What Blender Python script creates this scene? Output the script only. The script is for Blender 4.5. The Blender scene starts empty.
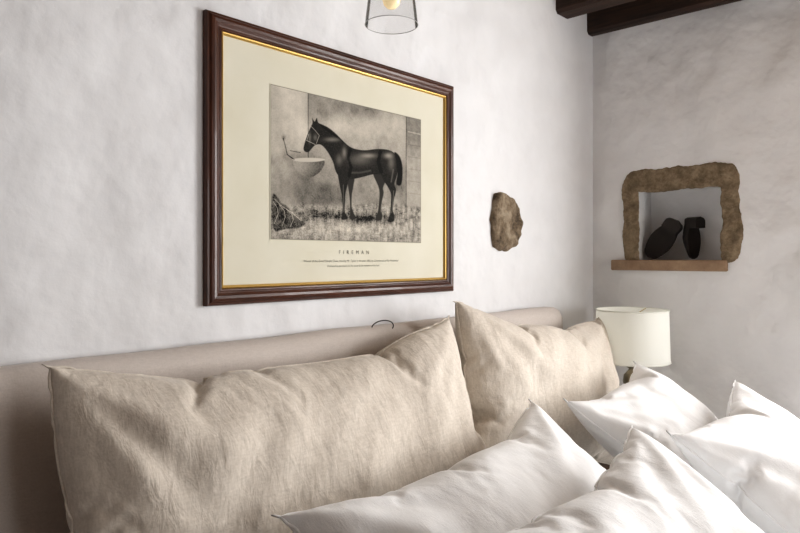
import bpy, bmesh, math, random
import numpy as np
from mathutils import Vector, Matrix, noise

random.seed(7); np.random.seed(7)
scene = bpy.context.scene
COL = scene.collection
WX = 2.658      # x of right wall face
CEIL = 2.50

# ------------------------------------------------------------------ helpers
def link(o, parent=None):
    COL.objects.link(o)
    if parent is not None: o.parent = parent
    return o

def obj_from_bm(name, bm, mat=None, parent=None, smooth=False):
    me = bpy.data.meshes.new(name)
    bm.normal_update(); bm.to_mesh(me); bm.free()
    o = bpy.data.objects.new(name, me)
    if mat: me.materials.append(mat)
    if smooth:
        for p in me.polygons: p.use_smooth = True
    return link(o, parent)

def empty(name, loc=(0,0,0)):
    e = bpy.data.objects.new(name, None); e.location = loc; e.empty_display_size = .1
    return link(e)

def add_box(bm, lo, hi):
    vs = [bm.verts.new((x,y,z)) for x in (lo[0],hi[0]) for y in (lo[1],hi[1]) for z in (lo[2],hi[2])]
    for f in ((0,1,3,2),(4,6,7,5),(0,4,5,1),(2,3,7,6),(0,2,6,4),(1,5,7,3)):
        bm.faces.new([vs[i] for i in f])
    return vs

def box(name, lo, hi, mat, parent=None, bevel=0, seg=2):
    bm = bmesh.new(); add_box(bm, lo, hi)
    bmesh.ops.recalc_face_normals(bm, faces=bm.faces)
    o = obj_from_bm(name, bm, mat, parent)
    if bevel:
        m = o.modifiers.new('bev','BEVEL'); m.width = bevel; m.segments = seg
        for p in o.data.polygons: p.use_smooth = True
        m.harden_normals = False
    return o

def lathe(name, prof, mat, parent=None, n=48, loc=(0,0,0), smooth=True, cap=False):
    bm = bmesh.new(); rings=[]
    for r,z in prof:
        if r < 1e-5: rings.append([bm.verts.new((loc[0],loc[1],loc[2]+z))])
        else: rings.append([bm.verts.new((loc[0]+r*math.cos(2*math.pi*k/n),loc[1]+r*math.sin(2*math.pi*k/n),loc[2]+z)) for k in range(n)])
    for a,b in zip(rings, rings[1:]):
        for k in range(n):
            k2=(k+1)%n
            if len(a)==1 and len(b)==1: continue
            if len(a)==1: bm.faces.new((a[0],b[k2],b[k]))
            elif len(b)==1: bm.faces.new((a[k],a[k2],b[0]))
            else: bm.faces.new((a[k],a[k2],b[k2],b[k]))
    bmesh.ops.recalc_face_normals(bm, faces=bm.faces)
    return obj_from_bm(name, bm, mat, parent, smooth)

def tube(name, pts, r, mat, parent=None, cyclic=False, res=4):
    cu = bpy.data.curves.new(name,'CURVE'); cu.dimensions='3D'; cu.bevel_depth=r; cu.bevel_resolution=res
    s = cu.splines.new('POLY'); s.points.add(len(pts)-1)
    for p,c in zip(s.points, pts): p.co=(c[0],c[1],c[2],1)
    s.use_cyclic_u = cyclic
    o = bpy.data.objects.new(name+'_cu', cu); COL.objects.link(o)
    dg = bpy.context.evaluated_depsgraph_get()
    me = bpy.data.meshes.new_from_object(o.evaluated_get(dg)); me.name=name
    bpy.data.objects.remove(o)
    me.materials.clear(); me.materials.append(mat)
    for p in me.polygons: p.use_smooth=True
    o = bpy.data.objects.new(name, me)
    return link(o, parent)

def boolean_cut(o, boxes):
    cutters=[]
    for lo,hi in boxes:
        c = box('cut', lo, hi, None); cutters.append(c)
        m = o.modifiers.new('b','BOOLEAN'); m.operation='DIFFERENCE'; m.solver='EXACT'; m.object=c
    dg = bpy.context.evaluated_depsgraph_get()
    me = bpy.data.meshes.new_from_object(o.evaluated_get(dg))
    o.modifiers.clear(); o.data = me
    for c in cutters: bpy.data.objects.remove(c)

# ------------------------------------------------------------------ materials
def mat_new(name):
    m = bpy.data.materials.new(name); m.use_nodes=True
    nt = m.node_tree; b = nt.nodes['Principled BSDF']
    return m, nt, b

def N(nt, t, **kw):
    n = nt.nodes.new(t)
    for k,v in kw.items():
        if k in n.inputs: n.inputs[k].default_value = v
        else: setattr(n,k,v)
    return n

def simple(name, col, rough=.6, metal=0, **kw):
    m,nt,b = mat_new(name)
    b.inputs['Base Color'].default_value=(*col,1); b.inputs['Roughness'].default_value=rough
    b.inputs['Metallic'].default_value=metal
    for k,v in kw.items(): b.inputs[k].default_value=v
    return m

def coords(nt, scale=(1,1,1), obj=False):
    if obj:
        tc = N(nt,'ShaderNodeTexCoord'); out = tc.outputs['Object']
    else:
        g = N(nt,'ShaderNodeNewGeometry'); out = g.outputs['Position']
    mp = N(nt,'ShaderNodeMapping'); mp.inputs['Scale'].default_value=scale
    nt.links.new(out, mp.inputs['Vector'])
    return mp.outputs['Vector']

def ramp(nt, fac, stops):
    r = N(nt,'ShaderNodeValToRGB'); e=r.color_ramp.elements
    e[0].position,e[0].color = stops[0][0],(*stops[0][1],1)
    e[1].position,e[1].color = stops[1][0],(*stops[1][1],1)
    for p,c in stops[2:]:
        x=e.new(p); x.color=(*c,1)
    nt.links.new(fac, r.inputs['Fac']); return r.outputs['Color']

def bumpchain(nt, b, layers):
    prev=None
    for h,dist,st in layers:
        bp = N(nt,'ShaderNodeBump'); bp.inputs['Distance'].default_value=dist; bp.inputs['Strength'].default_value=st
        nt.links.new(h, bp.inputs['Height'])
        if prev: nt.links.new(prev, bp.inputs['Normal'])
        prev = bp.outputs['Normal']
    nt.links.new(prev, b.inputs['Normal'])

def plaster(name, c1, c2, k=1.0):
    m,nt,b = mat_new(name)
    v = coords(nt)
    n1 = N(nt,'ShaderNodeTexNoise',Scale=3.2,Detail=2.0,Roughness=.4)
    n2 = N(nt,'ShaderNodeTexNoise',Scale=11.0,Detail=2.0,Roughness=.45)
    n3 = N(nt,'ShaderNodeTexNoise',Scale=45.0,Detail=4.0,Roughness=.55)
    for n in (n1,n2,n3): nt.links.new(v,n.inputs['Vector'])
    nt.links.new(ramp(nt,n2.outputs['Fac'],[(.3,c2),(.65,c1)]), b.inputs['Base Color'])
    b.inputs['Roughness'].default_value=.9
    bumpchain(nt,b,[(n1.outputs['Fac'],.10*k,.5),(n2.outputs['Fac'],.016*k,.5),(n3.outputs['Fac'],.0020*k,.5)])
    return m
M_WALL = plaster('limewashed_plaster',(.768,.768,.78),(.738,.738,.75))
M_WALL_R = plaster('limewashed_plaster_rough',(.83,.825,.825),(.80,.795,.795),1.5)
M_WALL_D = plaster('bounce_cut_plaster',(.42,.39,.36),(.38,.35,.32))  # made-up dark tone for the unseen walls, cuts bounce onto the back wall

def wood(name, c1, c2, rough=.45, scale=(1,1,1), coat=0):
    m,nt,b = mat_new(name)
    v = coords(nt,scale)
    n = N(nt,'ShaderNodeTexNoise',Scale=8.0,Detail=8.0,Roughness=.65,Distortion=.6)
    nt.links.new(v,n.inputs['Vector'])
    nt.links.new(ramp(nt,n.outputs['Fac'],[(.3,c1),(.7,c2)]), b.inputs['Base Color'])
    b.inputs['Roughness'].default_value=rough; b.inputs['Coat Weight'].default_value=coat
    bumpchain(nt,b,[(n.outputs['Fac'],.004,.5)])
    return m
M_BEAM = wood('dark_oak_beam',(.014,.007,.004),(.06,.028,.017),.7,(6,.6,6))
M_CEIL = wood('ceiling_boards',(.30,.21,.14),(.50,.40,.30),.8,(4,.5,4))
M_MAHOG_H = wood('mahogany_h',(.030,.008,.004),(.10,.030,.013),.38,(.7,6,6),.12)
M_MAHOG_V = wood('mahogany_v',(.030,.008,.004),(.10,.030,.013),.38,(6,6,.7),.12)
M_OAK = wood('walnut_furniture',(.06,.03,.015),(.14,.08,.045),.5,(6,.8,6))
M_GOLD = simple('gilt',(.70,.48,.17),.35,.85)
M_BRASS = simple('aged_brass',(.55,.42,.22),.35,.9)

def stone(name, stops, sc=16.0, bd=.02):
    m,nt,b = mat_new(name); v=coords(nt)
    n = N(nt,'ShaderNodeTexNoise',Scale=sc,Detail=8.0,Roughness=.7)
    n2= N(nt,'ShaderNodeTexNoise',Scale=sc*5,Detail=5.0,Roughness=.7)
    nt.links.new(v,n.inputs['Vector']); nt.links.new(v,n2.inputs['Vector'])
    nt.links.new(ramp(nt,n.outputs['Fac'],stops), b.inputs['Base Color'])
    b.inputs['Roughness'].default_value=.95
    bumpchain(nt,b,[(n.outputs['Fac'],bd,.8),(n2.outputs['Fac'],.004,.8)])
    return m
M_STONE = stone('sandstone',[(.28,(.10,.072,.045)),(.48,(.24,.18,.115)),(.68,(.42,.33,.225))],20.0,.018)
M_ROCK = stone('wall_rock',[(.34,(.04,.028,.018)),(.5,(.22,.165,.11)),(.66,(.42,.35,.26))],16.0)
M_BRICK = stone('terracotta_sill',[(.3,(.28,.18,.12)),(.7,(.42,.30,.20))],20.0,.004)
M_FLOOR = stone('terracotta_floor',[(.3,(.20,.09,.05)),(.7,(.34,.17,.10))],3.0,.004)

def fabric(name, c1, c2, weave=260.0, wr=.012, rough=.9, aniso=.8, fine=.003):
    m,nt,b = mat_new(name); v=coords(nt,obj=True)
    n = N(nt,'ShaderNodeTexNoise',Scale=5.0,Detail=3.0,Roughness=.5,Distortion=.6)
    nt.links.new(v,n.inputs['Vector'])
    mp = N(nt,'ShaderNodeMapping'); mp.inputs['Scale'].default_value=(2.0,1.0,1.0); mp.inputs['Rotation'].default_value=(0,0,.5)
    nt.links.new(v,mp.inputs['Vector'])
    n4 = N(nt,'ShaderNodeTexNoise',Scale=4.5,Detail=2.5,Roughness=.45,Distortion=.6)
    nt.links.new(mp.outputs['Vector'],n4.inputs['Vector'])
    n6 = N(nt,'ShaderNodeTexNoise',Scale=22.0,Detail=3.0,Roughness=.55,Distortion=.4)
    nt.links.new(mp.outputs['Vector'],n6.inputs['Vector'])
    sp=N(nt,'ShaderNodeMapping'); sp.inputs['Scale'].default_value=(weave*.25,weave,weave)
    nt.links.new(v,sp.inputs['Vector'])
    w1=N(nt,'ShaderNodeTexNoise',Scale=1.0,Detail=3.0); nt.links.new(sp.outputs['Vector'],w1.inputs['Vector'])
    sp2=N(nt,'ShaderNodeMapping'); sp2.inputs['Scale'].default_value=(weave,weave*.25,weave)
    nt.links.new(v,sp2.inputs['Vector'])
    w2=N(nt,'ShaderNodeTexNoise',Scale=1.0,Detail=3.0); nt.links.new(sp2.outputs['Vector'],w2.inputs['Vector'])
    ad=N(nt,'ShaderNodeMath',operation='ADD'); nt.links.new(w1.outputs['Fac'],ad.inputs[0]); nt.links.new(w2.outputs['Fac'],ad.inputs[1])
    hf=N(nt,'ShaderNodeMath',operation='MULTIPLY'); nt.links.new(ad.outputs[0],hf.inputs[0]); hf.inputs[1].default_value=.5
    nt.links.new(ramp(nt,hf.outputs[0],[(.35,c2),(.65,c1)]), b.inputs['Base Color'])
    b.inputs['Roughness'].default_value=rough; b.inputs['Sheen Weight'].default_value=.15
    bumpchain(nt,b,[(n.outputs['Fac'],wr,.7),(n4.outputs['Fac'],wr*aniso,.6),(n6.outputs['Fac'],fine,.6),(hf.outputs[0],.0010,.6)])
    return m
M_LINEN = fabric('natural_linen',(.70,.635,.56),(.585,.525,.455),240.0,.025,.9,.8,.005)
M_HEADB = fabric('headboard_fabric',(.63,.57,.53),(.57,.515,.475),300.0,.004,.9,.8,.001)
M_WHITE = fabric('white_cotton',(.92,.92,.925),(.89,.89,.895),420.0,.014,.9,.8,.002)

# ------------------------------------------------------------------ room shell
T=.35
X0,Y0=-2.2,-4.2
WY0,WY1=-2.25,-1.10
wall_back = box('wall_back',(X0-T,0,0),(WX+T,T,CEIL+.2),M_WALL)
wall_right = box('wall_right',(WX,Y0-T,0),(WX+T,0,CEIL+.2),M_WALL_R)
boolean_cut(wall_right,[((WX-.1,-.535,1.385),(WX+.16,-.190,1.700)),((WX-.1,WY0,1.0),(WX+T+.1,WY1,2.2))])
wall_left = box('wall_left',(X0-T,Y0-T,0),(X0,0,CEIL+.2),M_WALL_D)
wall_front = box('wall_front',(X0,Y0-T,0),(WX,Y0,CEIL+.2),M_WALL_D)
boolean_cut(wall_front,[((.9,Y0-T-.1,.95),(2.3,Y0+.1,2.15))])
floor = box('floor',(X0,Y0,-.1),(WX,0,0),M_FLOOR)
ceiling = box('ceiling',(X0,Y0,CEIL),(WX,0,CEIL+.1),M_CEIL)

# beams along y
def beam(x0,x1,z0):
    bm=bmesh.new(); ny=40
    prof=[(x0,CEIL),(x0,z0+.012),(x0+.012,z0),(x1-.012,z0),(x1,z0+.012),(x1,CEIL)]
    rows=[]
    for j in range(ny+1):
        y=Y0*j/ny; r=[]
        for (x,z) in prof:
            d=noise.noise(Vector((x*3,y*2.3,z*3+x0)))*.006
            r.append(bm.verts.new((min(x+d,WX-.001),y,z+(d if z<CEIL else 0))))
        rows.append(r)
    for a,b in zip(rows,rows[1:]):
        for k in range(5): bm.faces.new((a[k],a[k+1],b[k+1],b[k]))
        bm.faces.new((a[5],a[0],b[0],b[5]))
    bm.faces.new(rows[0]); bm.faces.new(rows[-1])
    bmesh.ops.recalc_face_normals(bm,faces=bm.faces)
    return obj_from_bm('ceiling_beam',bm,M_BEAM)
beam(2.60,WX-.002,2.372)
xb=2.335
while xb>X0:
    beam(xb,xb+.105,2.392); xb-=.62

# windows
def window(name, lo, hi, axis):
    e=empty(name,((lo[0]+hi[0])/2,(lo[1]+hi[1])/2,(lo[2]+hi[2])/2))
    m=M_OAK; C=Vector(e.location)
    a = 1 if axis=='y' else 0
    t=.05
    def sub(s0,s1,z0,z1,n):
        l=list(lo); h=list(hi); l[a]=s0;h[a]=s1;l[2]=z0;h[2]=z1
        box(n,tuple(Vector(l)-C),tuple(Vector(h)-C),m,e,.004)
    sub(lo[a],hi[a],lo[2],lo[2]+t,'rail_bottom'); sub(lo[a],hi[a],hi[2]-t,hi[2],'rail_top')
    sub(lo[a],lo[a]+t,lo[2]+t,hi[2]-t,'stile_1'); sub(hi[a]-t,hi[a],lo[2]+t,hi[2]-t,'stile_2')
    mid=(lo[a]+hi[a])/2; sub(mid-.02,mid+.02,lo[2]+t,hi[2]-t,'mullion')
window('window_1',(WX+.01,WY0,1.0),(WX+.045,WY1,2.2),'y')
window('window_2',(.9,Y0-.25,.95),(2.3,Y0-.20,2.15),'x')  # unseen window behind the camera, added for frontal fill

# ------------------------------------------------------------------ niche stone surround
def rect_pt(cy,cz,hy,hz,s):
    k=int(s)%4; f=s-int(s)
    c=[(-1,-1),(1,-1),(1,1),(-1,1),(-1,-1)]
    a,b=c[k],c[k+1]
    return cy+hy*(a[0]+(b[0]-a[0])*f), cz+hz*(a[1]+(b[1]-a[1])*f)
def niche_ring():
    bm=bmesh.new(); n=560; rows=[]
    cy_i,cz_i,hy_i,hz_i=-.3625,1.542,.165,.151
    cy_o,cz_o,hy_o,hz_o=-.360,1.585,.226,.196
    NR=26
    for k in range(n):
        s=4*k/n
        oy,oz=rect_pt(cy_o,cz_o,hy_o,hz_o,s); iy,iz=rect_pt(cy_i,cz_i,hy_i,hz_i,s)
        fy,fz=(oy-cy_o)/hy_o,(oz-cz_o)/hz_o
        cor=max(0,abs(fy)+abs(fz)-1.0)**5
        oy-=fy*.016*cor; oz-=fz*.016*cor
        ly,lz=fy/max(abs(fy),abs(fz)),fz/max(abs(fy),abs(fz))
        ln=math.hypot(ly,lz); ly/=ln; lz/=ln
        w=noise.noise(Vector((oy*8,oz*8,1)))*.011+noise.noise(Vector((oy*26,oz*26,4)))*.006+noise.noise(Vector((oy*80,oz*80,4)))*.003
        w2=noise.noise(Vector((iy*14,iz*14,8)))*.007+noise.noise(Vector((iy*50,iz*50,8)))*.004
        w+=.010*math.exp(-((oz-1.50)/.05)**2)*(1 if fy<-.95 else 0)
        oy+=ly*w; oz+=lz*w
        iy+=(-1 if iy<cy_i else 1)*(w2-.006) if abs(abs(iy-cy_i)-hy_i)<1e-4 else 0
        iz+=(-1 if iz<cz_i else 1)*(w2-.006) if abs(abs(iz-cz_i)-hz_i)<1e-4 else 0
        r=[]
        for j in range(NR+1):
            t=j/NR
            y=oy+(iy-oy)*t; z=oz+(iz-oz)*t
            if j==0 or j==NR: x=0.0
            else:
                edge=min(t,1-t)/.08; base=-.006*min(1,edge)**.6
                x=base+noise.noise(Vector((y*11,z*11,3)))*.004+noise.noise(Vector((y*34,z*34,5)))*.003+noise.noise(Vector((y*90,z*90,7)))*.0018
                x=min(x,-.0015)
            r.append(bm.verts.new((WX+x,y,z)))
        rows.append(r)
    for k in range(n):
        a,b=rows[k],rows[(k+1)%n]
        for j in range(len(a)-1): bm.faces.new((a[j],a[j+1],b[j+1],b[j]))
    bmesh.ops.recalc_face_normals(bm,faces=bm.faces)
    return obj_from_bm('niche_stone_surround',bm,M_STONE,None,False)
niche_ring()
box('niche_sill',(WX-.022,-.545,1.365),(WX+.155,-.09,1.408),M_BRICK,None,.005)

# rock embedded in back wall
def rock():
    bm=bmesh.new()
    pts=[(1.90,1.64),(1.935,1.652),(1.975,1.645),(2.02,1.628),(2.058,1.60),(2.072,1.55),(2.066,1.50),(2.035,1.462),(1.985,1.443),(1.93,1.440),(1.892,1.455),(1.885,1.50),(1.876,1.55),(1.888,1.60)]
    fine=[]
    n=len(pts)
    for i in range(n):
        a,b=pts[i],pts[(i+1)%n]
        for t in [q/8 for q in range(8)]:
            x=a[0]+(b[0]-a[0])*t; z=a[1]+(b[1]-a[1])*t
            w=noise.noise(Vector((x*30,z*30,2)))*.007
            fine.append((x+w,z+w))
    c=(1.98,1.545); rows=[]
    prof=[(1,.01),(1,-.006),(.97,-.012)]+[(t,-.018) for t in (.92,.86,.8,.73,.66,.59,.52,.45,.38,.31,.24,.17,.1,.04)]
    for t,y in prof:
        r=[]
        for x,z in fine:
            X=c[0]+(x-c[0])*t; Z=c[1]+(z-c[1])*t
            d=(noise.noise(Vector((X*16,Z*16,6)))*.014+noise.noise(Vector((X*45,Z*45,6)))*.005)*(y<-.01)
            r.append(bm.verts.new((X,min(y+d+(X-c[0])*.05,.01),Z)))
        rows.append(r)
    for a,b in zip(rows,rows[1:]):
        for k in range(len(a)): bm.faces.new((a[k],a[(k+1)%len(a)],b[(k+1)%len(a)],b[k]))
    bm.faces.new(rows[-1])
    bmesh.ops.recalc_face_normals(bm,faces=bm.faces)
    return obj_from_bm('embedded_wall_stone',bm,M_ROCK,None,True)
rock()

# ------------------------------------------------------------------ old shoes in niche
M_LEATH=simple('old_leather',(.014,.010,.009),.6)
M_SOLE=simple('shoe_sole',(.024,.018,.015),.7)
def shoe(name,M,L=.20,W=1.0):
    e=empty(name); e.matrix_world=M
    def hw(t):
        return W*(.026+.012*math.sin(min(1,max(0,(t-.25)/.6))*math.pi)+ .002*math.cos(t*6))
    def outline(t):
        w=hw(t)
        if t<.12: w*=math.sqrt(max(0,1-((.12-t)/.12)**2))
        if t>.8: w*=math.sqrt(max(0,1-((t-.8)/.2)**2))
        return w
    ts=[i/30 for i in range(31)]
    bm=bmesh.new()
    ring=[(t*L,outline(t)) for t in ts]+[(t*L,-outline(t)) for t in reversed(ts[1:-1])]
    bt=[bm.verts.new((x,y,0)) for x,y in ring]; tp=[bm.verts.new((x,y,.010)) for x,y in ring]
    for k in range(len(ring)):
        k2=(k+1)%len(ring); bm.faces.new((bt[k],bt[k2],tp[k2],tp[k]))
    bm.faces.new(bt); bm.faces.new(tp); bmesh.ops.recalc_face_normals(bm,faces=bm.faces)
    obj_from_bm('sole',bm,M_SOLE,e)
    bm=bmesh.new(); hr=[(t*L,outline(t)*.97) for t in ts if t<.30]
    ring=hr+[(x,-y) for x,y in reversed(hr[1:])]
    a=[bm.verts.new((x,y,-.030)) for x,y in ring]; b=[bm.verts.new((x,y,.0)) for x,y in ring]
    for k in range(len(ring)):
        k2=(k+1)%len(ring); bm.faces.new((a[k],a[k2],b[k2],b[k]))
    bm.faces.new(a); bm.faces.new(b); bmesh.ops.recalc_face_normals(bm,faces=bm.faces)
    obj_from_bm('heel',bm,M_SOLE,e)
    bm=bmesh.new(); rows=[]
    for t in ts:
        w=outline(t)+.001
        hgt=.04*math.sin(math.pi*min(1,(1-t)/.75)*.5) if t>.25 else .04-.010*math.sin(t/.25*math.pi)
        hgt=max(hgt,.004); r=[]
        open_=max(0,min(1,(.55-t)/.12))
        for j in range(13):
            ang=math.pi*j/12; y=w*math.cos(ang); z=.010+hgt*math.sin(ang)
            if open_>0:
                if j<=6: ang2=ang*(1-open_*.55)
                else: ang2=math.pi-(math.pi-ang)*(1-open_*.55)
                y=w*math.cos(ang2); z=.010+hgt*math.sin(ang2)
            r.append(bm.verts.new((t*L,y,z)))
        rows.append((r,open_))
    for (a,oa),(b,ob) in zip(rows,rows[1:]):
        for j in range(12):
            if oa>.4 and j in (5,6): continue
            bm.faces.new((a[j],a[j+1],b[j+1],b[j]))
    bmesh.ops.recalc_face_normals(bm,faces=bm.faces)
    o=obj_from_bm('upper',bm,M_LEATH,e,True)
    m=o.modifiers.new('s','SOLIDIFY'); m.thickness=.003
    return e
def frame_mat(loc,xd,zd):
    x=Vector(xd).normalized(); z=Vector(zd); z=(z-x*z.dot(x)).normalized(); y=z.cross(x)
    return Matrix((( x.x,y.x,z.x,loc[0]),(x.y,y.y,z.y,loc[1]),(x.z,y.z,z.z,loc[2]),(0,0,0,1)))
shoe('old_shoe',frame_mat((2.738,-.330,1.570),(-.10,.60,-.78),(.98,.15,.0)),.190,1.3)
shoe('old_shoe',frame_mat((2.755,-.390,1.582),(.0,-.01,-.99),(.35,.93,.0)),.170,1.05)

# ------------------------------------------------------------------ framed horse print
FX0,FX1,FZ0,FZ1=.771,1.655,1.311,1.966
pic=empty('framed_horse_print',((FX0+FX1)/2,0,(FZ0+FZ1)/2))
PC=Vector(pic.location)
def moulding(name,prof,mats):
    for side in range(4):
        bm=bmesh.new()
        def corner(i,ins):
            return [(FX0+ins,FZ0+ins),(FX1-ins,FZ0+ins),(FX1-ins,FZ1-ins),(FX0+ins,FZ1-ins)][i%4]
        A=[];B=[]
        for ins,d in prof:
            a=corner(side,ins); b=corner(side+1,ins)
            A.append(bm.verts.new((a[0]-PC.x,-d,a[1]-PC.z))); B.append(bm.verts.new((b[0]-PC.x,-d,b[1]-PC.z)))
        for k in range(len(A)-1): bm.faces.new((A[k],A[k+1],B[k+1],B[k]))
        bmesh.ops.recalc_face_normals(bm,faces=bm.faces)
        obj_from_bm(name+'_%d'%side,bm,mats[side%2],pic)
moulding('moulding',[(.0,.001),(0,.012),(.002,.016),(.006,.017),(.010,.021),(.016,.023),(.022,.022),(.028,.018),(.031,.017),(.033,.018),(.036,.018),(.038,.015),(.038,.004)],(M_MAHOG_H,M_MAHOG_V))
moulding('gilt_slip',[(.038,.014),(.040,.016),(.042,.015),(.045,.011),(.045,.004)],(M_GOLD,M_GOLD))
M_PAPER,nt,b=mat_new('aged_paper'); b.inputs['Roughness'].default_value=.75
nn=N(nt,'ShaderNodeTexNoise',Scale=5.0,Detail=6.0); nt.links.new(coords(nt),nn.inputs['Vector'])
nt.links.new(ramp(nt,nn.outputs['Fac'],[(.3,(.65,.62,.50)),(.7,(.71,.685,.58))]),b.inputs['Base Color'])
box('paper',(FX0+.03-PC.x,-.008,FZ0+.03-PC.z),(FX1-.03-PC.x,-.002,FZ1-.03-PC.z),M_PAPER,pic)

# engraving (vertex colours on a fine grid)
GX,GZ=760,510
ax0,ax1,az0,az1=.945,1.503,1.461,1.838
gx=np.linspace(ax0,ax1,GX); gz=np.linspace(az0,az1,GZ)
XX,ZZ=np.meshgrid(gx,gz)
# artist's sketch coordinates (drawing plane)
dep=.737*XX+.676*1.3; U=400+653*(.676*XX-.737*1.3)/dep; V=257-653*(ZZ-1.42)/dep
def vnoise(n0,n1,seed):
    rs=np.random.RandomState(seed); g=rs.rand(n1+2,n0+2)
    x=np.linspace(0,n0,GX); y=np.linspace(0,n1,GZ)
    xi=x.astype(int); yi=y.astype(int); fx=x-xi; fy=y-yi; fx=fx*fx*(3-2*fx); fy=fy*fy*(3-2*fy)
    a=g[np.ix_(yi,xi)];b_=g[np.ix_(yi,xi+1)];c=g[np.ix_(yi+1,xi)];d=g[np.ix_(yi+1,xi+1)]
    return (a*(1-fx)+b_*fx)*(1-fy)[:,None]+(c*(1-fx)+d*fx)*fy[:,None]
def catmull(p,sub=4):
    n=len(p); out=[]
    for i in range(n):
        p0,p1,p2,p3=[np.array(p[(i+k)%n],float) for k in (-1,0,1,2)]
        for s in range(sub):
            t=s/sub
            out.append(.5*((2*p1)+(-p0+p2)*t+(2*p0-5*p1+4*p2-p3)*t*t+(-p0+3*p1-3*p2+p3)*t**3))
    return out
def window_idx(P,pad):
    P=np.array(P); m=(U>=P[:,0].min()-pad)&(U<=P[:,0].max()+pad)&(V>=P[:,1].min()-pad)&(V<=P[:,1].max()+pad)
    return m
def mask(poly,soft=.5,smooth=True):
    P=catmull(poly) if smooth else [np.array(q,float) for q in poly]
    m=window_idx(P,soft*2+1); u=U[m]; v=V[m]
    d=np.full(u.shape,1e9); ins=np.zeros(u.shape,bool)
    for i in range(len(P)):
        a=P[i];c=P[(i+1)%len(P)]
        ex,ey=c-a; L=ex*ex+ey*ey+1e-9
        t=np.clip(((u-a[0])*ex+(v-a[1])*ey)/L,0,1)
        d=np.minimum(d,(u-a[0]-t*ex)**2+(v-a[1]-t*ey)**2)
        if a[1]!=c[1]:
            ins^=((a[1]>v)!=(c[1]>v))&(u<(c[0]-a[0])*(v-a[1])/(c[1]-a[1])+a[0])
    d=np.sqrt(d); sd=np.where(ins,-d,d)
    out=np.zeros(U.shape); out[m]=np.clip(.5-sd/(2*soft),0,1); return out
def line(pts,w,soft=.35):
    m=window_idx(pts,w+soft*2+1); u=U[m]; v=V[m]
    d=np.full(u.shape,1e9)
    for a,c in zip(pts,pts[1:]):
        a=np.array(a,float);c=np.array(c,float); ex,ey=c-a; L=ex*ex+ey*ey+1e-9
        t=np.clip(((u-a[0])*ex+(v-a[1])*ey)/L,0,1)
        d=np.minimum(d,(u-a[0]-t*ex)**2+(v-a[1]-t*ey)**2)
    out=np.zeros(U.shape); out[m]=np.clip((w-np.sqrt(d))/soft+.5,0,1); return out
def blob(u,v,ru,rv): return np.exp(-((U-u)/ru)**2-((V-v)/rv)**2)
n1=vnoise(10,7,1); n2=vnoise(50,34,2); n3=vnoise(230,160,3); n4=vnoise(110,14,5); n5=vnoise(24,16,9)
T_=.31+.12*(n1-.5)+.09*(n5-.5)+.06*(n2-.5)+.07*(n3-.5)
T_+=.12*np.clip((306-U)/1.2,0,1)*np.clip((158-V)/8,0,1)
T_-=.10*np.clip((U-306)/6,0,1)*np.clip((128-V)/40,0,1)
T_+=.13*blob(335,128,40,12)+.08*blob(395,120,20,12)-.08*blob(365,108,40,9)
T_-=.16*blob(325,192,34,22)+.09*blob(285,190,18,18)+.10*blob(400,190,16,26)
fl=np.clip((V-(203-(U-270)*.01)-3*(n5-.5)-3*(n2-.5))/5,0,1)
straw=.27+.22*(n2-.5)+.20*(n3-.5)+.16*(n4-.5)
T_=T_*(1-fl)+straw*fl
T_+=(.14*blob(340,230,46,8)+.08*blob(400,226,20,8))*fl
rs=np.random.RandomState(4)
for k in range(260):   # straw strokes
    u0=rs.uniform(272,420); v0=rs.uniform(205,240); a=rs.normal(0,.5); l=rs.uniform(2,6)
    T_+=rs.choice([.11,-.11])*line([(u0,v0),(u0+l*math.cos(a),v0+l*math.sin(a)*.6)],.2,.3)
for k in range(60):
    u0=rs.uniform(308,402); v0=rs.uniform(92,200); a=rs.normal(1.2,.6); l=rs.uniform(2,7)
    T_-=rs.uniform(.02,.06)*line([(u0,v0),(u0+l*math.cos(a),v0+l*math.sin(a))],.4,.8)
d_=mask([(404,114),(421,118),(421,207),(404,206)],.4,False); T_=T_*(1-d_)+(.20+.08*(n2-.5)+.06*(n3-.5)+.13*np.clip((V-135)/30,0,1))*d_
T_-=.14*line([(404,114),(404,206)],.5); T_+=.14*line([(406,132),(419,135)],.6)
for k in range(5): T_-=.07*line([(406,145+12*k),(420,147+12*k)],.35)
T_-=.15*line([(306,86),(306,160)],.5,.6)
T_-=.24*blob(364,219,36,4.5)+.14*blob(320,214,26,5)
bs=mask([(291,161),(300,159.5),(312,159.5),(322,161),(320,169),(314,175),(307,178),(299,175),(293,169)],.4)
T_=T_*(1-bs)+(.30-.20*np.clip((U-298)/20,0,1)-.08*np.clip((V-168)/8,0,1)+.08*(n3-.5))*bs
rim=mask([(290,160),(298,158.4),(314,158.4),(323,160),(314,162),(298,162)],.4); T_=T_*(1-rim)+.46*rim
T_-=.24*line([(281,139),(283,146),(285,155),(292,160)],.5); T_-=.2*line([(288,151),(298,153)],.5)
T_-=.24*blob(281.5,138,2,3)
hb=mask([(270,196),(275,197),(279,203),(284,206),(290,214),(297,219),(303,224),(296,228),(284,229),(271,229)],.8)
T_=T_*(1-hb)+(.05+.16*(n3-.45)+.12*(n2-.5))*hb
for a in ([(271,202),(275,208),(276,214),(272,224)],[(277,205),(282,211),(283,217),(280,226)],[(284,209),(290,215),(291,220),(288,227)],[(272,199),(279,206),(290,213),(299,221)]): T_+=.28*line(a,.28)
far=np.maximum(mask([(344,174),(352,176),(351,187),(349.6,195),(349.5,207),(351.3,213),(353.5,218.5),(348,219),(347.8,212),(347.5,200),(346,188)],.4),
    mask([(372,168),(388,170),(384,180),(380.8,188),(381.4,193),(379.4,203),(378.5,211),(379.8,215.5),(378.5,220),(373,220),(375.3,213),(376.6,204),(377.2,193),(375.8,186),(371,175)],.4))
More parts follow.
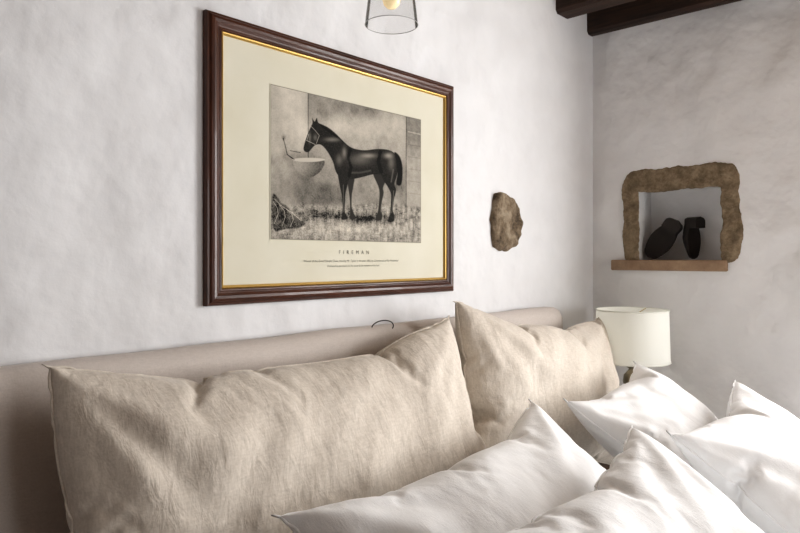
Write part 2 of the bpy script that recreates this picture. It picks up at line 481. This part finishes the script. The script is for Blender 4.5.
T_=T_*(1-far)+.028*far
body=mask([(314.5,118.5),(316,123),(320,125),(326,128),(333,133.5),(340,140.5),(346,146),(353,149.3),(363,150.6),(374,149.4),(384,149.8),(391,152.5),(395.5,158),(396.5,166),(394,174),(390,177.5),(385,177.5),(378,174.8),(370,174.8),(360,177.4),(350,179.4),(342,179.5),(336.5,176.5),(333,170.5),(331,163),(327,155),(322.5,148.5),(318,145),(313,145.5),(309,149.5),(306,152.5),(302.8,152),(301.2,149),(302.8,142),(305.6,134),(308.6,127),(310.2,123.5),(310,118.5),(312.3,122)],.35)
near=np.maximum(mask([(336,170),(347,172),(345.6,184),(343.2,194),(342.7,203),(342.6,212),(345.3,218.5),(339.3,219.5),(340.4,212),(340.2,203),(339.2,194),(337,184)],.35),
    mask([(379,170),(396,164),(394.6,176),(392.2,184),(393.8,190.5),(391.6,200),(390.6,210),(392.2,216),(391.2,221.5),(385.4,221.5),(387.8,214),(388.6,203),(388.6,194),(385.4,187),(380.5,179)],.35))
tail=mask([(392,152.5),(397,156),(400,165),(400.2,178),(398.4,185.5),(394,184),(395,174),(394,162)],.5)
hm=np.maximum(np.maximum(body,near),tail)
tone=.016+.016*(n3-.5)+.19*blob(366,156,7,2.2)+.09*blob(358,160,10,5)+.21*blob(386,156,4,2.6)+.10*blob(389,163,3,7)+.15*blob(342,153,2,5)+.14*blob(330,140,7,2)+.09*blob(337,160,3,5)+.11*blob(307.5,138,1.4,5)+.09*blob(313,138,2,3)
tone+=.05*line([(350,173),(358,173),(368,171)],.8,1.5)-.03*line([(348,150),(346,158),(349,168),(347,176)],1.2,1.2)-.03*line([(378,152),(376,162),(379,172)],1.4,1.4)
tone+=.07*line([(341,185),(341.3,212)],.35)+.09*line([(391.5,191),(389.5,213)],.35)+.07*line([(391,170),(389,182)],.6,1)
T_=T_*(1-hm)+np.clip(tone*(1-.6*tail),.006,1)*hm
for k in range(14): T_-=.05*line([(317+2*k,123.5+1.35*k*1.05),(320+2*k,128+1.35*k*1.05)],.25,.4)*body
T_+=.30*line([(304.5,141),(309,143),(313,145)],.25)+.28*line([(309,127),(313,131),(317,136),(314,144)],.22)+.32*line([(306.5,134.5),(304.5,141)],.22)
T_=np.clip(T_,.006,.8)
bd=np.minimum(np.minimum(XX-ax0,ax1-XX),np.minimum(ZZ-az0,az1-ZZ))
rgb=np.stack([T_*1.07,T_*.985,T_*.85],-1)*1.08
edge=(bd<.0022)[...,None]; rgb=np.where(edge,np.array([.65,.62,.50]),rgb)
ln=((bd>=.0022)&(bd<.0034))[...,None]; rgb=np.where(ln,np.array([.2,.19,.16]),rgb)
me=bpy.data.meshes.new('engraving')
co=np.stack([XX-PC.x,np.full(XX.shape,-.0090),ZZ-PC.z],-1).reshape(-1,3)
idx=np.arange(GX*GZ).reshape(GZ,GX)
f=np.stack([idx[:-1,:-1],idx[:-1,1:],idx[1:,1:],idx[1:,:-1]],-1).reshape(-1,4)
me.vertices.add(len(co)); me.vertices.foreach_set('co',co.ravel())
me.loops.add(f.size); me.loops.foreach_set('vertex_index',f.ravel().astype(np.int32))
me.polygons.add(len(f)); me.polygons.foreach_set('loop_start',np.arange(0,f.size,4,dtype=np.int32))
me.update(calc_edges=True)
ca=me.color_attributes.new('ink','FLOAT_COLOR','POINT')
ca.data.foreach_set('color',np.concatenate([rgb,np.ones(rgb.shape[:2]+(1,))],-1).astype(np.float32).ravel())
M_INK,nt,b=mat_new('engraving_ink'); at=N(nt,'ShaderNodeVertexColor',layer_name='ink')
nt.links.new(at.outputs['Color'],b.inputs['Base Color']); b.inputs['Roughness'].default_value=.8; b.inputs['Specular IOR Level'].default_value=.2
me.materials.append(M_INK); link(bpy.data.objects.new('engraving',me),pic)
M_TXT=simple('print_ink',(.16,.15,.12),.7)
def text(name,s,size,x,z,spacing=1.0,shear=0):
    cu=bpy.data.curves.new(name,'FONT'); cu.body=s; cu.size=size; cu.align_x='CENTER'; cu.space_character=spacing; cu.shear=shear
    o=bpy.data.objects.new(name+'_t',cu); COL.objects.link(o)
    dg=bpy.context.evaluated_depsgraph_get(); me=bpy.data.meshes.new_from_object(o.evaluated_get(dg)); bpy.data.objects.remove(o)
    me.materials.clear(); me.materials.append(M_TXT); me.name=name
    o=bpy.data.objects.new(name,me); link(o,pic)
    o.rotation_euler=(math.pi/2,0,0); o.location=(x-PC.x,-.0088,z-PC.z)
text('title_lettering','F I R E M A N',.0145,1.224,1.428,1.35)
text('caption_line_1','Winner of the Grand Steeple Chase, bred by Mr. Taylor in the year 1865, by Colonist out of Fair Rosamond',.0080,1.224,1.407,1.0,.2)
text('caption_line_2','Dedicated by permission to the owner & the members of the hunt',.0072,1.224,1.394,1.0,.2)

# ------------------------------------------------------------------ bed
bed=empty('bed',(1.26,-1.05,0)); BC=Vector(bed.location)
def bl(p): return tuple(Vector(p)-BC)
bm=bmesh.new(); nx=60; prof=[(-.002,.25),(-.002,1.20),(-.012,1.222),(-.03,1.232),(-.055,1.232),(-.075,1.222),(-.085,1.20),(-.088,1.1),(-.088,.9),(-.088,.25)]
rows=[]
for i in range(nx+1):
    x=.26+2.0*i/nx; r=[]
    e_=min(i,nx-i)/nx*2.0; sh=.015*max(0,1-e_/.04)
    for (y,z) in prof:
        w=noise.noise(Vector((x*4,z*4,0)))*.005
        r.append(bm.verts.new(bl((x,y-(w if y<-.01 else 0)+ (sh if y<-.04 else 0),z-(sh if z>1.15 else 0)+(w if z>1.1 else 0)))))
    rows.append(r)
for a,b_ in zip(rows,rows[1:]):
    for k in range(len(prof)-1): bm.faces.new((a[k],a[k+1],b_[k+1],b_[k]))
    bm.faces.new((a[-1],a[0],b_[0],b_[-1]))
bm.faces.new(rows[0]); bm.faces.new(rows[-1]); bmesh.ops.recalc_face_normals(bm,faces=bm.faces)
obj_from_bm('headboard',bm,M_HEADB,bed,True)
box('bed_base',bl((.30,-2.05,.12)),bl((2.22,-.09,.38)),M_HEADB,bed,.02)
box('mattress',bl((.30,-2.05,.38)),bl((2.22,-.09,.62)),M_WHITE,bed,.05,4)
for i,(x,y) in enumerate(((.4,-.2),(2.12,-.2),(.4,-1.95),(2.12,-1.95))):
    box('leg_%d'%(i+1),bl((x-.03,y-.03,0)),bl((x+.03,y+.03,.12)),M_OAK,bed,.004)
bm=bmesh.new(); nx,ny=90,70; g=[]
for j in range(ny+1):
    r=[]
    for i in range(nx+1):
        s=-1.22+2.44*i/nx; y=-.62-1.50*j/ny
        half=.975
        if abs(s)<half-.05: x=s; z=.65
        else:
            q=abs(s)-(half-.05)
            a=min(q/.08,math.pi/2); 
            x=math.copysign(half-.05+.08*math.sin(a),s); z=.65-.08*(1-math.cos(a))-max(0,q-.08*math.pi/2)
        w=noise.noise(Vector((s*3,y*3,5)))*.03+noise.noise(Vector((s*8,y*6,2)))*.010
        z+=w*.5 if abs(s)<half else 0
        if abs(s)>half: x+=math.copysign(abs(w)*.8,s)
        r.append(bm.verts.new(bl((1.26+x,y,z))))
    g.append(r)
for j in range(ny):
    for i in range(nx): bm.faces.new((g[j][i],g[j][i+1],g[j+1][i+1],g[j+1][i]))
bmesh.ops.recalc_face_normals(bm,faces=bm.faces)
dv=obj_from_bm('duvet',bm,M_WHITE,bed,True)
m=dv.modifiers.new('s','SOLIDIFY'); m.thickness=.03; m.offset=0

# ------------------------------------------------------------------ pillows (inflated cloth)
def flat_pillow(w,h,nx,ny,seed):
    bm=bmesh.new(); top={};bot={}
    for j in range(ny+1):
        for i in range(nx+1):
            x=w*(i/nx-.5); y=h*(j/ny-.5)
            edge=i in(0,nx) or j in(0,ny)
            q=.012*(1-(2*x/w)**4)*(1-(2*y/h)**4)
            n_=noise.noise(Vector((x*9+seed*3.1,y*9,seed)))*.004
            if edge:
                v=bm.verts.new((x,y,n_)); top[i,j]=v; bot[i,j]=v
            else:
                top[i,j]=bm.verts.new((x,y,q+n_)); bot[i,j]=bm.verts.new((x,y,-q+n_))
    for j in range(ny):
        for i in range(nx):
            bm.faces.new((top[i,j],top[i+1,j],top[i+1,j+1],top[i,j+1]))
            bm.faces.new((bot[i,j],bot[i,j+1],bot[i+1,j+1],bot[i+1,j]))
    bm.verts.index_update()
    ring=[(i,0) for i in range(nx)]+[(nx,j) for j in range(ny)]+[(i,ny) for i in range(nx,0,-1)]+[(0,j) for j in range(ny,0,-1)]
    rid=[top[k].index for k in ring]
    mids=[top[0,ny//2].index,top[nx,ny//2].index,top[nx//2,0].index,top[nx//2,ny].index]
    me=bpy.data.meshes.new('pl'); bm.to_mesh(me); bm.free()
    return me,rid,mids
specs=[]
def pillow(name,w,h,th,M,mat,seed,dent=.012,pres=14,inx=1.0,iny=1.0):
    specs.append(dict(name=name,w=w,h=h,th=th,M=M,mat=mat,seed=seed,dent=dent,pres=pres,inx=inx,iny=iny))
def place(c,lean,roll=0,yaw=0):
    ex=Vector((1,0,0)); ey=Vector((0,math.sin(lean),math.cos(lean)))
    ez=ex.cross(ey)
    R=Matrix(((ex.x,ey.x,ez.x),(ex.y,ey.y,ez.y),(ex.z,ey.z,ez.z)))
    R=Matrix.Rotation(yaw,3,'Z')@R@Matrix.Rotation(roll,3,'Z')
    return Matrix.Translation(c)@R.to_4x4()
r_=math.radians
pillow('linen_pillow',1.05,.60,.25,place((.908,-.25,.960),r_(14),r_(.5)),M_LINEN,1,.014,14,.45,.78)
pillow('linen_pillow',.88,.56,.22,place((1.864,-.235,.980),r_(12),r_(-7)),M_LINEN,2,.013,14,.45,.8)
pillow('white_pillow',.875,.52,.19,place((1.09,-.62,.874),r_(55),r_(3.5)),M_WHITE,3,.010,14,1.0,.95)
pillow('white_pillow',.57,.50,.18,place((1.915,-.60,.898),r_(52),r_(5)),M_WHITE,4,.010,14,1.0,1.0)
pillow('white_pillow',.80,.50,.18,place((1.017,-.92,.896),r_(55),r_(2)),M_WHITE,5,.010,14,1.0,.95)
pillow('white_pillow',.64,.50,.19,place((1.835,-.92,.884),r_(52),r_(4)),M_WHITE,6,.010,14,1.0,1.0)
sims=[]
for i,s in enumerate(specs):
    nx=int(s['w']/.0135); ny=int(s['h']/.0135)
    me,rid,mids=flat_pillow(s['w'],s['h'],nx,ny,s['seed'])
    o=bpy.data.objects.new('sim%d'%i,me); COL.objects.link(o); o.location=(0,0,10+i*2)
    md=o.modifiers.new('Cloth','CLOTH'); cs=md.settings
    cs.quality=6; cs.mass=.008; cs.tension_stiffness=40; cs.compression_stiffness=40; cs.shear_stiffness=15; cs.bending_stiffness=.01
    cs.tension_damping=5; cs.compression_damping=5; cs.shear_damping=5; cs.air_damping=2
    cs.use_pressure=True; cs.uniform_pressure_force=s['pres']
    cs.effector_weights.gravity=0
    md.collision_settings.use_collision=False
    md.point_cache.frame_start=1; md.point_cache.frame_end=45
    sims.append((o,rid,mids))
for fr in range(1,41): scene.frame_set(fr)
dg=bpy.context.evaluated_depsgraph_get()
for (o,rid,mids),s in zip(sims,specs):
    me=bpy.data.meshes.new_from_object(o.evaluated_get(dg))
    n=len(me.vertices); co=np.empty(n*3); me.vertices.foreach_get('co',co); co=co.reshape(-1,3)
    ext=co.max(0)-co.min(0)
    ok=np.isfinite(co).all() and ext[2]>.05 and ext[0]<s['w']*1.5
    if not ok:
        print('fallback'); me=o.data.copy()
        co=np.array([v.co[:] for v in me.vertices])
        sg=np.sign(co[:,2]); q=(np.clip(1-(2*co[:,0]/s['w'])**4,0,1)*np.clip(1-(2*co[:,1]/s['h'])**4,0,1))**.6
        co[:,2]=sg*q*.1; ext=co.max(0)-co.min(0)
    co-=(co.max(0)+co.min(0))/2
    co*=np.array([s['w']/ext[0],s['h']/ext[1],s['th']/ext[2]])
    W2,H2=s['w']/2,s['h']/2
    mx=(abs(co[mids[0],0])+abs(co[mids[1],0]))/2; my=(abs(co[mids[2],1])+abs(co[mids[3],1]))/2
    kx=(W2-(W2-mx)*s['inx'])/mx-1; ky=(H2-(H2-my)*s['iny'])/my-1
    sx=co[:,0]/W2; sy=co[:,1]/H2
    co[:,0]*=1+kx*np.clip(1-sy**2,0,1)
    co[:,1]*=1+ky*np.clip(1-sx**2,0,1)
    sd=s['seed']*7.3
    for k in range(n):
        x,y,z=co[k]; p=Vector((x*4+sd,y*4,z*2))
        tz=abs(z)/(s['th']/2)
        co[k,2]+=noise.noise(p)*s['dent']*2*(.3+tz)
        co[k,1]+=noise.noise(p+Vector((9,3,1)))*s['dent']
        co[k,0]+=noise.noise(p+Vector((2,7,5)))*s['dent']*.4
        # soft folds that radiate from the corners toward the middle
        cx=math.copysign(W2,x); cy=math.copysign(H2,y)
        ang=math.atan2(cy-y,cx-x); dc=math.hypot(cx-x,cy-y)
        f_=noise.noise(Vector((ang*5.5+sd+3*(cx>0),dc*2.2,3+2*(cy>0))))*math.exp(-((dc-.16)/.16)**2)
        g_=noise.noise(Vector(((x+y)*4+sd,(x-y)*10,8)))
        co[k,2]+=(s['dent']*1.9*f_+s['dent']*.75*g_)*min(1,tz*1.3)*(1 if z>0 else .3)
    me.vertices.foreach_set('co',co.ravel()); me.update()
    me.materials.clear(); me.materials.append(s['mat']); me.name=s['name']
    for p in me.polygons: p.use_smooth=True
    po=bpy.data.objects.new(s['name'],me); link(po); po.matrix_world=s['M']
    ss=po.modifiers.new('sub','SUBSURF'); ss.levels=1; ss.render_levels=2
    ring=[tuple(co[k]) for k in rid]
    tube('seam_piping',ring,.0026,s['mat'],po,True,3)
    bpy.data.objects.remove(o)
scene.frame_set(1)

# thin cord loop behind the linen pillow
M_CORD=simple('dark_cord',(.03,.025,.02),.6)
tube('cord_loop',[(1.245+.035*math.cos(a)*-1,-.09-.012*math.sin(a*.5),1.236+.016*math.sin(a)) for a in [math.pi*k/16*1.15 for k in range(17)]],.0016,M_CORD)

# ------------------------------------------------------------------ bedside table + lamp
tb=empty('bedside_table',(2.455,-.25,0)); TC=Vector(tb.location)
def tl(p): return tuple(Vector(p)-TC)
box('top',tl((2.28,-.45,.60)),tl((2.64,-.03,.625)),M_OAK,tb,.004)
box('carcass',tl((2.30,-.43,.44)),tl((2.62,-.05,.60)),M_OAK,tb,.003)
box('drawer_front',tl((2.32,-.442,.455)),tl((2.60,-.43,.585)),M_OAK,tb,.003)
lathe('knob',[(0,-.0),(.012,0),(.014,.01),(.008,.02),(0,.022)],M_BRASS,tb,24,tl((2.46,-.46,.51)))
for i,(x,y) in enumerate(((2.315,-.415),(2.605,-.415),(2.315,-.065),(2.605,-.065))):
    box('leg_%d'%(i+1),tl((x-.015,y-.015,0)),tl((x+.015,y+.015,.44)),M_OAK,tb,.003)
lamp=empty('table_lamp',(2.41,-.279,.625))
M_SHADE,nt,b=mat_new('lamp_shade_cotton')
b.inputs['Base Color'].default_value=(.92,.92,.88,1); b.inputs['Roughness'].default_value=.9
tr=N(nt,'ShaderNodeBsdfTranslucent'); tr.inputs['Color'].default_value=(.90,.91,.84,1)
mx_=N(nt,'ShaderNodeMixShader'); mx_.inputs[0].default_value=.35
nt.links.new(b.outputs[0],mx_.inputs[1]); nt.links.new(tr.outputs[0],mx_.inputs[2]); nt.links.new(mx_.outputs[0],nt.nodes['Material Output'].inputs['Surface'])
sh=lathe('shade',[(.135,.402),(.130,.597)],M_SHADE,lamp,64)
for nm,r,z in (('shade_trim_bottom',.1352,.404),('shade_trim_top',.1302,.595)):
    tube(nm,[(r*math.cos(2*math.pi*k/64),r*math.sin(2*math.pi*k/64),z) for k in range(64)],.003,M_SHADE,lamp,True)
for k in range(3):
    a=2*math.pi*k/3; tube('spider_%d'%k,[(0,0,.57),(.13*math.cos(a),.13*math.sin(a),.594)],.0018,M_BRASS,lamp)
M_METAL=simple('antique_brass_base',(.30,.26,.19),.3,.9)
lathe('base',[(0,0),(.062,0),(.064,.008),(.055,.018),(.03,.026),(.018,.04),(.014,.06),(.022,.08),(.034,.11),(.036,.14),(.026,.175),(.014,.20),(.012,.22),(.022,.232),(.024,.245),(.014,.258),(.012,.285),(.026,.30),(.034,.325),(.030,.35),(.014,.368),(.012,.375),(.026,.382),(.028,.392),(.014,.402),(.016,.43),(0,.432)],M_METAL,lamp,40)
tube('harp',[(0,0,.43),(0,0,.573)],.003,M_BRASS,lamp)
lt=bpy.data.lights.new('lamp_bulb','POINT'); lt.energy=.25; lt.shadow_soft_size=.03; lt.color=(1,.97,.9)
lo_=bpy.data.objects.new('lamp_bulb',lt); lo_.location=(0,.03,.49); link(lo_,lamp)

# ------------------------------------------------------------------ pendant
pd=empty('pendant_lamp',(1.078,-.285,1.946))
M_GLASS=bpy.data.materials.new('thin_clear_glass'); M_GLASS.use_nodes=True; nt=M_GLASS.node_tree; nt.nodes.remove(nt.nodes['Principled BSDF'])
tp_=N(nt,'ShaderNodeBsdfTransparent'); tp_.inputs[0].default_value=(.95,.95,.95,1)
gl_=N(nt,'ShaderNodeBsdfGlossy'); gl_.inputs['Roughness'].default_value=.03
df_=N(nt,'ShaderNodeBsdfDiffuse'); df_.inputs[0].default_value=(.6,.6,.6,1)
lw=N(nt,'ShaderNodeLayerWeight'); lw.inputs['Blend'].default_value=.10
mx_=N(nt,'ShaderNodeMixShader'); nt.links.new(lw.outputs['Fresnel'],mx_.inputs[0]); nt.links.new(tp_.outputs[0],mx_.inputs[1]); nt.links.new(gl_.outputs[0],mx_.inputs[2])
mx2=N(nt,'ShaderNodeMixShader'); mx2.inputs[0].default_value=.08; nt.links.new(mx_.outputs[0],mx2.inputs[1]); nt.links.new(df_.outputs[0],mx2.inputs[2])
nt.links.new(mx2.outputs[0],nt.nodes['Material Output'].inputs['Surface'])
lathe('glass_shade',[(.060,0),(.058,.02),(.053,.06),(.047,.10),(.041,.125),(.024,.142),(.016,.147)],M_GLASS,pd,64)
M_RIM=simple('glass_rim',(.38,.38,.37),.1,0)
tube('glass_shade_rim',[(.060*math.cos(2*math.pi*k/64),.060*math.sin(2*math.pi*k/64),0) for k in range(64)],.0008,M_RIM,pd,True)
M_BULB=simple('warm_bulb',(.95,.82,.55),.15,0)
M_BULB.node_tree.nodes['Principled BSDF'].inputs['Emission Color'].default_value=(1,.75,.4,1)
M_BULB.node_tree.nodes['Principled BSDF'].inputs['Emission Strength'].default_value=.4
lathe('bulb',[(0,.036),(.010,.038),(.018,.046),(.021,.058),(.018,.072),(.013,.086),(.011,.12)],M_BULB,pd,32)
lathe('socket',[(0,.112),(.015,.112),(.016,.15),(.018,.152),(.018,.175),(.010,.185),(0,.187)],M_BRASS,pd,32)
tube('flex',[(0,0,.18),(0,0,CEIL-1.946)],.003,M_CORD,pd)
lathe('ceiling_rose',[(0,CEIL-1.946-.03),(.03,CEIL-1.946-.028),(.045,CEIL-1.946-.01),(.045,CEIL-1.946)],M_BRASS,pd,32)

# ------------------------------------------------------------------ lights
def area(name,loc,rot,sx,sy,p,col):
    l=bpy.data.lights.new(name,'AREA'); l.shape='RECTANGLE'; l.size=sx; l.size_y=sy; l.energy=p; l.color=col
    o=bpy.data.objects.new(name,l); o.location=loc; o.rotation_euler=rot; return link(o)
area('window_daylight_1',(WX+.06,(WY0+WY1)/2,1.6),(0,math.pi/2,0),1.15,1.1,64,(1,.995,.985))
area('fill_window_light',(1.6,Y0-.30,1.55),(math.pi/2,0,0),1.35,1.15,34,(1,.995,.985))  # fill light behind the added front window
w=bpy.data.worlds.new('sky'); scene.world=w; w.use_nodes=True
w.node_tree.nodes['Background'].inputs[0].default_value=(.9,.93,1,1); w.node_tree.nodes['Background'].inputs[1].default_value=.5

# ------------------------------------------------------------------ camera
cam=bpy.data.cameras.new('camera'); cam.sensor_width=36; cam.lens=653/800*36; cam.shift_y=-9.5/800
co_=bpy.data.objects.new('camera',cam); co_.location=(0,-1.3,1.42); co_.rotation_euler=(math.pi/2,0,math.atan2(.676,.737)-math.pi/2)
link(co_); scene.camera=co_; cam.clip_start=.02
scene.view_settings.view_transform='Standard'
try: scene.view_settings.look='Medium High Contrast'
except Exception as e: print('look',e)
